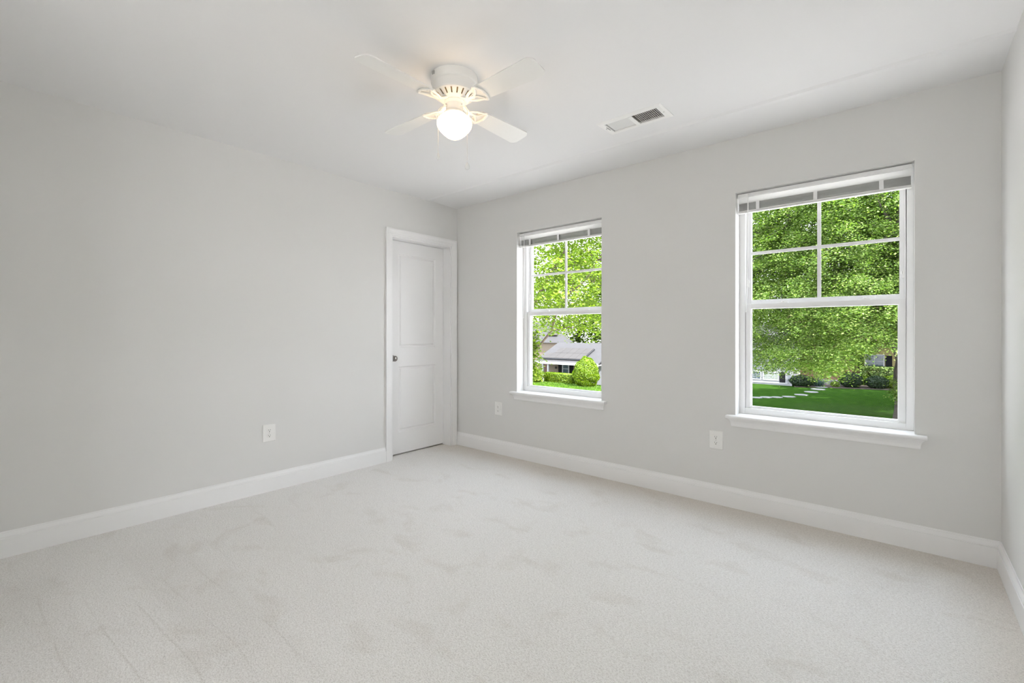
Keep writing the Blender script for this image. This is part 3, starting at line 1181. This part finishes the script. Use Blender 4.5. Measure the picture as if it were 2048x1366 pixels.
def make_tree(name, base, label, cat, seed, trunk_h, trunk_r, c, rad, nclus, nleaf, spray, thick, lsize, shape, leafm, barkm,
              shell=0.45, zmin=None, zmax=None, droop=0.35, group=None, nbr=40, twigs=0, fork=None, bough=None):
    rng = np.random.default_rng(seed)
    t = thing(name, base, label, cat, group)
    base = np.array(base, float)
    P, Nn, cc = crown_points(rng, c, rad, nclus, nleaf, spray, thick, shell, zmin, droop, zmax)
    if bough is not None:       # a low bough of the same crown
        P2, N2, c2 = crown_points(rng, bough[0], bough[1], bough[2], bough[3], 0.17, 0.09, 0.1, None, 0.3, None)
        P, Nn, cc = np.vstack([P, P2]), np.vstack([Nn, N2]), np.vstack([c2, cc])
    fo = leaf_object('foliage', P - base, Nn, lsize, shape, leafm, t, rng)
    mb = MB()
    top = np.array([0, 0, trunk_h]) if fork is None else np.array(fork, float) - base
    pts = []
    rs = []
    for k in range(9):
        u = k / 8
        p = top * u + np.array([rng.normal(), rng.normal(), 0]) * trunk_r * 0.10 * (k > 0)
        pts.append(p)
        rs.append(trunk_r * (1.0 + 0.75 * math.exp(-u * 9)) * (1 - 0.30 * u))
    mb.tube(pts, rs, 14)
    mb.build('trunk', barkm, t, smooth=True)
    mb = MB()
    limbs = []
    for k in range(6):
        a = 2 * PI * (k + rng.uniform(-0.3, 0.3)) / 6
        st = pts[5 + k % 4]
        cloc = np.array(c) - base
        end = cloc + np.array([math.cos(a) * rad[0] * 0.5, math.sin(a) * rad[1] * 0.5, rad[2] * rng.uniform(-0.25, 0.45)])
        limbs.append(branch(mb, rng, st, end, trunk_r * 0.38, trunk_r * 0.10, 0.06, 8, 8))
    nodes = [p for l in limbs for p in l[2:]]
    idx = rng.permutation(len(cc))[:nbr]
    for i in idx:
        e = cc[i] - base
        s = min(nodes, key=lambda p: np.linalg.norm(p - e) + 0.3 * max(0, p[2] - e[2]))
        bp = branch(mb, rng, s, e, trunk_r * 0.13, trunk_r * 0.025, 0.08, 5, 5)
        for q in range(twigs):
            sp_ = bp[rng.integers(2, 6)]
            branch(mb, rng, sp_, sp_ + rng.normal(size=3) * np.array([1, 1, 0.6]) * spray * 1.2, trunk_r * 0.045, trunk_r * 0.012, 0.05, 4, 4)
    mb.build('branches', barkm, t)
    return t


# the big maple that fills the window nearer the camera
make_tree('maple_tree', (3.62, 33.4, G), 'broad green maple with a dark trunk, filling the window nearer the camera', 'tree', 11,
          5.2, 0.60, (1.0, 32.8, 5.8), (9.2, 8.6, 10.6), 5200, 680000, 0.34, 0.15, 0.115, DIAMOND, M['leaf_maple'], M['bark'],
          bough=((3.35, 32.6, -2.3), (0.35, 0.30, 0.75), 26, 1100), shell=0.22, zmin=lambda c: -1.35 + 1.75 * np.clip((c[:, 0] - 0.7) / 1.5, 0, 1), droop=0.45, nbr=140, fork=(3.55, 33.3, 1.2))
# the closer, looser tree in the other window
make_tree('young_maple_tree', (-6.9, 8.3, G), 'sunlit loose yellow-green tree with bare twigs, close outside the window by the closet door', 'tree', 5,
          5.8, 0.16, (-6.0, 9.0, 4.6), (4.6, 4.4, 5.0), 1000, 78000, 0.26, 0.13, 0.092, STAR, M['leaf_near'], M['twig'],
          shell=0.30, zmin=1.25, bough=((-5.32, 7.75, 0.30), (0.42, 0.45, 1.2), 60, 4200), droop=0.35, nbr=120, twigs=3, fork=(-6.7, 8.5, 1.2))
# woodland behind the ranch house
far = [((-62, 66), 'tall pale green woodland tree behind the steep grey roof', 9.0, 11),
       ((-47, 77), 'broad woodland tree rising over the middle of the ranch house roof', 9.5, 11.5),
       ((-34, 75), 'woodland tree rising behind the far end of the ranch house ridge', 9.0, 10.5),
       ((-23, 78), 'woodland tree past the ranch house, beside the window jamb', 9.0, 11.5),
       ((-78, 84), 'distant woodland tree in the gap above the steep grey roof', 10.0, 13)]
for i, ((x, y), lab, r, h) in enumerate(far):
    make_tree('woodland_tree', (x, y, G), lab, 'tree', 31 + i, 7.0, 0.40, (x, y, h - 4.2), (r, r, h), 260, 21000, 1.15, 0.40, 0.52, DIAMOND,
              M['leaf_far'], M['twig'], shell=0.55, droop=0.5, group='trees behind the ranch house', nbr=40, twigs=1)
# trees behind the maple
for i, ((x, y), lab, r, h) in enumerate((((-14, 93), 'tree behind the white sided house, past the maple crown', 9, 12),
                                         ((10, 95), 'tall tree behind the maple and the house with the black shutters', 10, 13))):
    make_tree('backyard_tree', (x, y, G), lab, 'tree', 51 + i, 7.0, 0.40, (x, y, h - 3.5), (r, r, h), 230, 17000, 1.2, 0.4, 0.55, DIAMOND,
              M['leaf_maple'], M['bark'], shell=0.55, droop=0.5, group='trees behind the white house', nbr=30)


for i, (x, y, r, h) in enumerate(((5.6, 47, 6.6, 9), (10.5, 56, 7.0, 10), (15, 42, 8.0, 12))):
    make_tree('shade_tree', (x, y, G), ['shade tree standing right behind the maple, its crown mixed with the maple leaves', 'shade tree beside the mulch bed, beyond the maple',
              'tallest shade tree out of the frame across the lawn'][i], 'tree', 61 + i, 6.0, 0.40, (x, y, h - 4.5), (r, r, h), 190, 6000, 0.8, 0.3, 0.55, DIAMOND,
              M['leaf_maple'], M['bark'], shell=0.4, zmin=2.2, droop=0.5, group='trees shading the lawn', nbr=20)


def make_shrub(name, base, label, size, leafm, n, lsize, seed, cat='shrub', group=None, egg=0.0, tight=0.10, box=False):
    """leaf-covered body; egg > 0 narrows the top"""
    rng = np.random.default_rng(seed)
    t = thing(name, base, label, cat, group)
    sx, sy, sz = size
    d = rng.normal(size=(n, 3))
    d /= np.linalg.norm(d, axis=1, keepdims=True)
    if box:
        d = rng.uniform(-1, 1, (n, 3))
        ax = rng.integers(0, 3, n)
        d[np.arange(n), ax] = np.sign(d[np.arange(n), ax])
    u = d.copy()
    if not box:
        lump = 1 + 0.06 * np.sin(u[:, 0] * 7 + seed) * np.cos(u[:, 1] * 6) + 0.05 * np.sin(u[:, 2] * 9 + u[:, 0] * 5)
        u *= lump[:, None]
    u *= (1 - tight * rng.uniform(0, 1, (n, 1)) ** 1.5)
    k = 1 - egg * np.clip(u[:, 2], -1, 1)
    P = np.stack([u[:, 0] * sx / 2 * k, u[:, 1] * sy / 2 * k, (u[:, 2] * 0.5 + 0.5) * sz], 1)
    Nn = d + rng.normal(size=(n, 3)) * 0.5
    leaf_object('foliage', P, Nn, lsize, DIAMOND, leafm, t, rng)
    mb = MB()
    for q in range(5):
        a = 2 * PI * q / 5
        mb.tube([(0.05 * math.cos(a), 0.05 * math.sin(a), -0.05), (0.12 * sx * math.cos(a), 0.12 * sy * math.sin(a), sz * 0.35),
                 (0.24 * sx * math.cos(a), 0.24 * sy * math.sin(a), sz * 0.7)], [0.05, 0.035, 0.015], 6)
    mb.build('stems', M['bark'], t)
    return t


make_shrub('egg_shaped_bush', (-24.45, 42.9, G), 'bright green egg-shaped clipped bush in front of the ranch house', (3.0, 2.8, 3.5), M['leaf_bush'], 9000, 0.17, 3, 'bush', egg=0.20, tight=0.12)
make_shrub('porch_hedge', (-28.9, 43.9, G), 'low clipped hedge along the ranch house porch', (4.2, 1.1, 1.35), M['leaf_bush'], 7000, 0.16, 4, 'hedge', box=True, tight=0.25)
make_shrub('loose_shrub', (-32.0, 42.4, G), 'loose bright shrub beside the porch hedge', (3.0, 2.6, 2.0), M['leaf_near'], 2600, 0.22, 6, tight=0.4)
make_shrub('low_dark_shrub', (-5.6, 60.1, G), 'low dark shrub at the corner of the white sided house', (2.6, 2.0, 1.35), M['leaf_dark'], 3600, 0.16, 8, tight=0.25)
make_shrub('round_dark_shrub', (-1.1, 62.6, G), 'rounded dark shrub left of centre in the mulch bed, past the stepping stones', (2.3, 2.2, 1.75), M['leaf_dark'], 3600, 0.15, 9, tight=0.2)
make_shrub('spreading_dark_shrub', (1.25, 63.2, G), 'lower dark shrub touching the rounded one in the mulch bed', (2.2, 2.0, 1.45), M['leaf_dark'], 3200, 0.15, 10, tight=0.25)
make_shrub('sunlit_shrub', (2.9, 64.6, G), 'yellow-green shrub in the mulch bed beside the maple trunk', (2.8, 2.0, 1.5), M['leaf_bush'], 3000, 0.2, 12, tight=0.4)
make_shrub('window_hedge', (1.9, 66.7, G), 'long dark hedge below the window with the black shutters', (4.6, 1.4, 2.3), M['leaf_maple'], 6500, 0.18, 13, 'hedge', box=True, tight=0.25)
make_shrub('red_shrub', (-1.75, 64.7, G), 'dark red leaved shrub beside the entry steps', (1.2, 1.0, 1.7), M['leaf_red'], 1500, 0.16, 14, tight=0.3)
make_shrub('small_lime_shrub', (-2.5, 61.8, G), 'small lime green clump at the bed edge beside the stepping stones', (0.9, 0.8, 0.7), M['leaf_near'], 600, 0.16, 15, tight=0.4)

# strap-leaved plant
rng = np.random.default_rng(77)
yc = thing('strap_leaf_plant', (-4.25, 61.6, G), 'blue-green strap leaved plant arching over the bed edge', 'plant')
mb = MB()
for k in range(170):
    a = rng.uniform(0, 2 * PI)
    r0 = rng.uniform(0, 0.45)
    L = rng.uniform(0.9, 1.7)
    tilt = rng.uniform(0.2, 1.0)
    b0 = Vector((r0 * math.cos(a) * 1.6, r0 * math.sin(a), 0))
    h = Vector((math.cos(a), math.sin(a), 0))
    sd = Vector((-h.y, h.x, 0))
    vs = []
    for q in range(5):
        t_ = q / 4
        p = b0 + h * (L * tilt * t_) + Vector((0, 0, L * (t_ - 0.55 * tilt * t_ * t_)))
        w = 0.035 * (1 - t_ * 0.9)
        vs += [p - sd * w, p + sd * w]
    mb.add(vs, [(2 * q, 2 * q + 1, 2 * q + 3, 2 * q + 2) for q in range(4)])
me_ = mb.build('strap_leaves', M['leaf_blue'], yc)

# tall uneven grass in front of the ranch house
rng = np.random.default_rng(21)
n = 9000
px = rng.uniform(-33, -20, n)
py = 42.0 + rng.uniform(-3.0, 1.6, n)
mbv = np.stack([px, py, np.full(n, G + 0.10)], 1)
gn = rng.normal(size=(n, 3)) * np.array([1, 1, 0.25])
gr = leaf_object('tall_grass', mbv, gn, 0.34, DIAMOND, M['blade_grass'], None, rng)
tag(gr, 'bright uncut grass in front of the ranch house', 'grass', kind='stuff')

# mulch bed under the shrubs
mb = MB()
bed = [(-6.2, 59.0), (-4.6, 59.6), (-3.4, 61.0), (-2.4, 60.6), (-1.0, 61.2), (1.5, 62.0), (4.2, 62.6), (4.8, 67.9), (-1.1, 67.9), (-1.3, 65.9), (-4.3, 65.9), (-6.5, 62.0)]
mb.prism(bed, G - 0.02, G + 0.05, 'z')
struct(mb.build('mulch_bed', M['soil']), 'dark mulch bed in front of the house across the lawn', 'flower bed')

# stepping stones
stones = [((-7.35, 46.37), 1.0, 'grey flagstone at the end of the lawn path closest to the window frame'),
          ((-6.68, 47.21), 1.1, 'second grey flagstone from the window frame end of the lawn path'),
          ((-5.89, 47.87), 1.0, 'third grey flagstone from the window frame end of the lawn path'),
          ((-5.06, 49.04), 1.15, 'fourth grey flagstone of the lawn path, just before it bends to the house'),
          ((-4.39, 51.52), 1.15, 'grey flagstone at the bend of the lawn path'),
          ((-3.93, 54.80), 1.3, 'grey flagstone one past the bend of the lawn path'),
          ((-3.73, 58.03), 1.3, 'grey flagstone second from the mulch bed end of the lawn path'),
          ((-3.75, 60.6), 1.3, 'grey flagstone nearest the shrubs at the house end of the lawn path')]
for i, ((x, y), w, lab) in enumerate(stones):
    r = random.Random(100 + i)
    pts = []
    for k in range(8):
        a = 2 * PI * k / 8 + r.uniform(-0.15, 0.15)
        rr = w * 0.52 * r.uniform(0.88, 1.08)
        pts.append((rr * math.cos(a), rr * math.sin(a) * 1.0))
    mb = MB()
    mb.prism(pts, -0.04, 0.05, 'z')
    so = mb.build('stepping_stone', M['stone'], None, bevel=0.015, origin=(0, 0, 0))
    so.location = (x, y, G)
    tag(so, lab, 'stepping stone', 'flagstones across the lawn')


def roof_slab(mb, quad, th=0.12):
    a, b, c, d = [Vector(q) for q in quad]
    n = (b - a).cross(d - a).normalized()
    if n.z < 0:
        n = -n
    lo = [p - n * th for p in (a, b, c, d)]
    mb.add([a, b, c, d] + lo, [(0, 1, 2, 3), (4, 5, 6, 7), (0, 1, 5, 4), (1, 2, 6, 5), (2, 3, 7, 6), (3, 0, 4, 7)])


def house_window(parent, x0, x1, z0, z1, y, glassm, fr=0.10, cols=2, rows=2):
    mb = MB()
    mb.box(x0 - fr, x0, y - 0.06, y + 0.02, z0 - fr, z1 + fr).box(x1, x1 + fr, y - 0.06, y + 0.02, z0 - fr, z1 + fr)
    mb.box(x0, x1, y - 0.06, y + 0.02, z1, z1 + fr).box(x0, x1, y - 0.08, y + 0.02, z0 - fr, z0)
    for k in range(1, cols):
        xx = x0 + (x1 - x0) * k / cols
        mb.box(xx - 0.02, xx + 0.02, y - 0.045, y - 0.025, z0, z1)
    for k in range(1, rows):
        z = z0 + (z1 - z0) * k / rows
        mb.box(x0, x1, y - 0.045, y - 0.025, z - 0.03, z + 0.03)
    wd_ = mb.build('window', M['housewhite'], parent)
    MB().box(x0, x1, y - 0.025, y - 0.01, z0, z1).build('pane', glassm, wd_)
    return wd_


# --- ranch house (window by the closet door)
h = thing('ranch_house', (0, 0, 0), 'low tan ranch house with grey roof, solar panels and a shaded porch', 'house')
h.location = (-29, 48, G)
o0 = Vector((-29, 48, G))


def hb(mb, name, m, parent=None, **k):
    return mb.build(name, m, h if parent is None else parent, origin=None, **k)


class MH(MB):
    def build(self, name, material, parent=None, **k):
        self.v = [(p[0] - o0.x, p[1] - o0.y, p[2] - o0.z) for p in self.v]
        return MB.build(self, name, material, parent, **k)


mb = MH()
mb.box(-34.5, -26.9, 47.0, 54.0, G - 0.1, -2.45)
mb.build('walls', M['tanwall'], h)
mb = MH()
mb.box(-26.9, -19.5, 46.2, 54.0, G - 0.1, -2.1)
mb.build('side_wing', M['siding'], h)
mb = MH()
roof_slab(mb, [(-33.4, 44.7, -2.55), (-23.9, 44.7, -2.55), (-23.9, 50.2, -0.22), (-33.4, 50.2, -0.22)])
roof_slab(mb, [(-33.4, 55.6, -2.55), (-23.9, 55.6, -2.55), (-23.9, 50.2, -0.22), (-33.4, 50.2, -0.22)])
mb.build('roof', M['roofgrey'], h)
mb = MH()
mb.box(-33.4, -23.9, 44.6, 44.72, -2.86, -2.55).box(-33.4, -23.9, 44.72, 47.0, -2.80, -2.72)
mb.build('fascia', M['housewhite'], h)
nrm = Vector((0, -(2.33), 5.5)).normalized()


def on_roof(x, y, off):
    z = -2.55 + (y - 44.7) * 2.33 / 5.5
    p = Vector((x, y, z)) + nrm * off
    return p


mb = MH()
for r in range(2):
    for c_ in range(6):
        ya_ = 45.35 + r * 1.45
        x_ = -32.6 + c_ * 1.02 + r * 0.0
        if r == 1 and c_ == 0:
            continue
        q = [on_roof(x_, ya_, 0.2), on_roof(x_ + 1.0, ya_, 0.2), on_roof(x_ + 1.0, ya_ + 1.42, 0.2), on_roof(x_, ya_ + 1.42, 0.2)]
        roof_slab(mb, q, 0.05)
mb.build('solar_panels', M['solar'], h)
mb = MH()
for xa, xb, ya_, yb_ in ((-32.65, -26.45, 45.20, 45.33), (-26.48, -26.36, 45.33, 48.2), (-32.65, -31.6, 46.80, 46.92)):
    q = [on_roof(xa, ya_, 0.16), on_roof(xb, ya_, 0.16), on_roof(xb, yb_, 0.16), on_roof(xa, yb_, 0.16)]
    roof_slab(mb, q, 0.12)
mb.build('panel_skirt', M['black'], h)
for x_ in (-32.2, -31.35):
    mb = MH()
    mb.box(x_ - 0.11, x_ + 0.11, 44.85, 45.07, G - 0.05, -2.78)
    mb.build('porch_column', M['housewhite'], h)
for xa, xb in ((-31.15, -30.6), (-29.4, -28.85)):
    mb = MH()
    mb.box(xa, xb, 46.93, 47.0, -4.38, -2.95)
    mb.build('shutter', M['shutter'], h)
# window with its trim
mb = MH()
mb.box(-30.55, -30.40, 46.93, 47.02, -4.35, -2.95).box(-29.60, -29.45, 46.93, 47.02, -4.35, -2.95)
mb.box(-30.40, -29.60, 46.93, 47.02, -3.07, -2.95).box(-30.40, -29.60, 46.93, 47.02, -4.35, -4.15).box(-30.40, -29.60, 46.94, 46.98, -3.60, -3.54)
wd2 = mb.build('window', M['housewhite'], h)
mb = MH()
mb.box(-30.40, -29.60, 46.965, 46.985, -4.15, -3.07)
mb.build('pane', M['houseglass'], wd2)
mb = MH()
mb.box(-33.6, -32.7, 46.95, 47.0, G, -3.0)
mb.build('front_door', M['brick'], h)
mb = MH()
mb.lathe([(0, -3.30), (0.10, -3.34), (0.13, -3.55), (0.05, -3.62), (0, -3.62)], 10, None, (-31.55, 46.88))
mb.build('porch_lamp', M['black'], h)
# hipped upper roof behind
mb = MH()
A = [(-47.0, 52.2, -0.35), (-33.3, 52.2, -0.35), (-37.6, 60.5, -0.35), (-47.0, 60.5, -0.35)]
r1, r2 = (-44.5, 57.3, 2.95), (-40.2, 57.3, 2.95)
mb.add(A + [r1, r2], [(0, 1, 5, 4), (1, 2, 5), (2, 3, 4, 5), (3, 0, 4), (0, 1, 2, 3)])
mb.build('upper_roof', M['roofgrey'], h)
mb = MH()
mb.prism([(-46.6, 52.6), (-34.0, 52.6), (-37.8, 60.1), (-46.6, 60.1)], G, -0.35, 'z')
mb.build('upper_walls', M['tanwall'], h)
mb = MH()
sl = (2.95 + 0.35) / (57.3 - 52.2)
q = []
for x_, y_ in ((-37.6, 53.6), (-35.9, 53.6), (-36.6, 54.9), (-38.3, 54.9)):
    q.append((x_, y_ - 0.1, -0.35 + (y_ - 52.2) * sl + 0.25))
roof_slab(mb, q, 0.18)
mb.build('skylight', M['solar'], h)

# --- white sided house behind the maple
o0 = Vector((-6, 62, G))
h2 = thing('sided_house', tuple(o0), 'white sided house with grey and brown roofs, half hidden by the maple', 'house')
mb = MH()
mb.box(-17.5, -6.6, 60.0, 70.0, G - 0.1, -0.75)
mb.build('garage_wing', M['siding'], h2)
mb = MH()
roof_slab(mb, [(-17.9, 59.5, -0.80), (-6.3, 59.5, -0.80), (-6.3, 65.0, 2.2), (-17.9, 65.0, 2.2)])
roof_slab(mb, [(-17.9, 70.5, -0.80), (-6.3, 70.5, -0.80), (-6.3, 65.0, 2.2), (-17.9, 65.0, 2.2)])
mb.build('wing_roof', M['roofgrey'], h2)
mb = MH()
mb.box(-17.9, -6.3, 59.35, 59.5, -1.05, -0.75).box(-6.75, -6.55, 59.92, 60.0, G, -0.8).box(-17.5, -7.0, 59.95, 60.0, -5.0, -4.82)
mb.build('fascia', M['housewhite'], h2)
mb = MH()
mb.box(-6.6, -1.2, 66.0, 77.0, G - 0.1, 1.0)
mb.build('brick_entry', M['brick'], h2)
mb = MH()
mb.box(-1.2, 12.0, 68.0, 78.0, G - 0.1, 1.0)
mb.build('main_walls', M['cream'], h2)
mb = MH()
roof_slab(mb, [(-8.6, 65.4, 0.2), (12.4, 65.4, 0.2), (12.4, 73.0, 6.4), (-8.6, 73.0, 6.4)])
roof_slab(mb, [(-8.6, 80.0, 0.5), (12.4, 80.0, 0.5), (12.4, 73.0, 6.4), (-8.6, 73.0, 6.4)])
mb.build('main_roof', M['roofbrown'], h2)


def win2(x0, x1, z0, z1, y, glassm, cols, rows, fr=0.12):
    mb = MH()
    mb.box(x0 - fr, x0, y - 0.06, y + 0.02, z0 - fr, z1 + fr).box(x1, x1 + fr, y - 0.06, y + 0.02, z0 - fr, z1 + fr)
    mb.box(x0, x1, y - 0.06, y + 0.02, z1, z1 + fr).box(x0, x1, y - 0.08, y + 0.02, z0 - fr, z0)
    for k in range(1, cols):
        xx = x0 + (x1 - x0) * k / cols
        mb.box(xx - 0.018, xx + 0.018, y - 0.045, y - 0.03, z0, z1)
    for k in range(1, rows):
        z = z0 + (z1 - z0) * k / rows
        mb.box(x0, x1, y - 0.045, y - 0.03, z - 0.018, z + 0.018)
    w_ = mb.build('window', M['housewhite'], h2)
    mb = MH()
    mb.box(x0, x1, y - 0.028, y - 0.012, z0, z1)
    mb.build('pane', glassm, w_)


win2(-11.4, -9.95, -4.55, -3.72, 60.0, M['houseglass'], 4, 4)
win2(-9.55, -8.05, -4.55, -3.75, 60.0, M['paleglass'], 4, 4)
win2(0.02, 1.70, -3.05, -1.60, 68.0, M['houseglass'], 2, 2)
for xa, xb, z0_, z1_, y_ in ((-7.85, -7.25, -4.85, -3.6, 60.0), (1.90, 2.52, -3.22, -1.62, 68.0), (-0.80, -0.18, -3.22, -1.62, 68.0)):
    mb = MH()
    mb.box(xa, xb, y_ - 0.07, y_, z0_, z1_)
    mb.build('shutter', M['shutter'], h2)
mb = MH()
mb.box(-4.3, -2.2, 64.4, 66.0, G - 0.05, G + 0.5).box(-4.1, -2.4, 64.0, 64.4, G - 0.05, G + 0.25)
mb.build('entry_steps', M['stone'], h2)
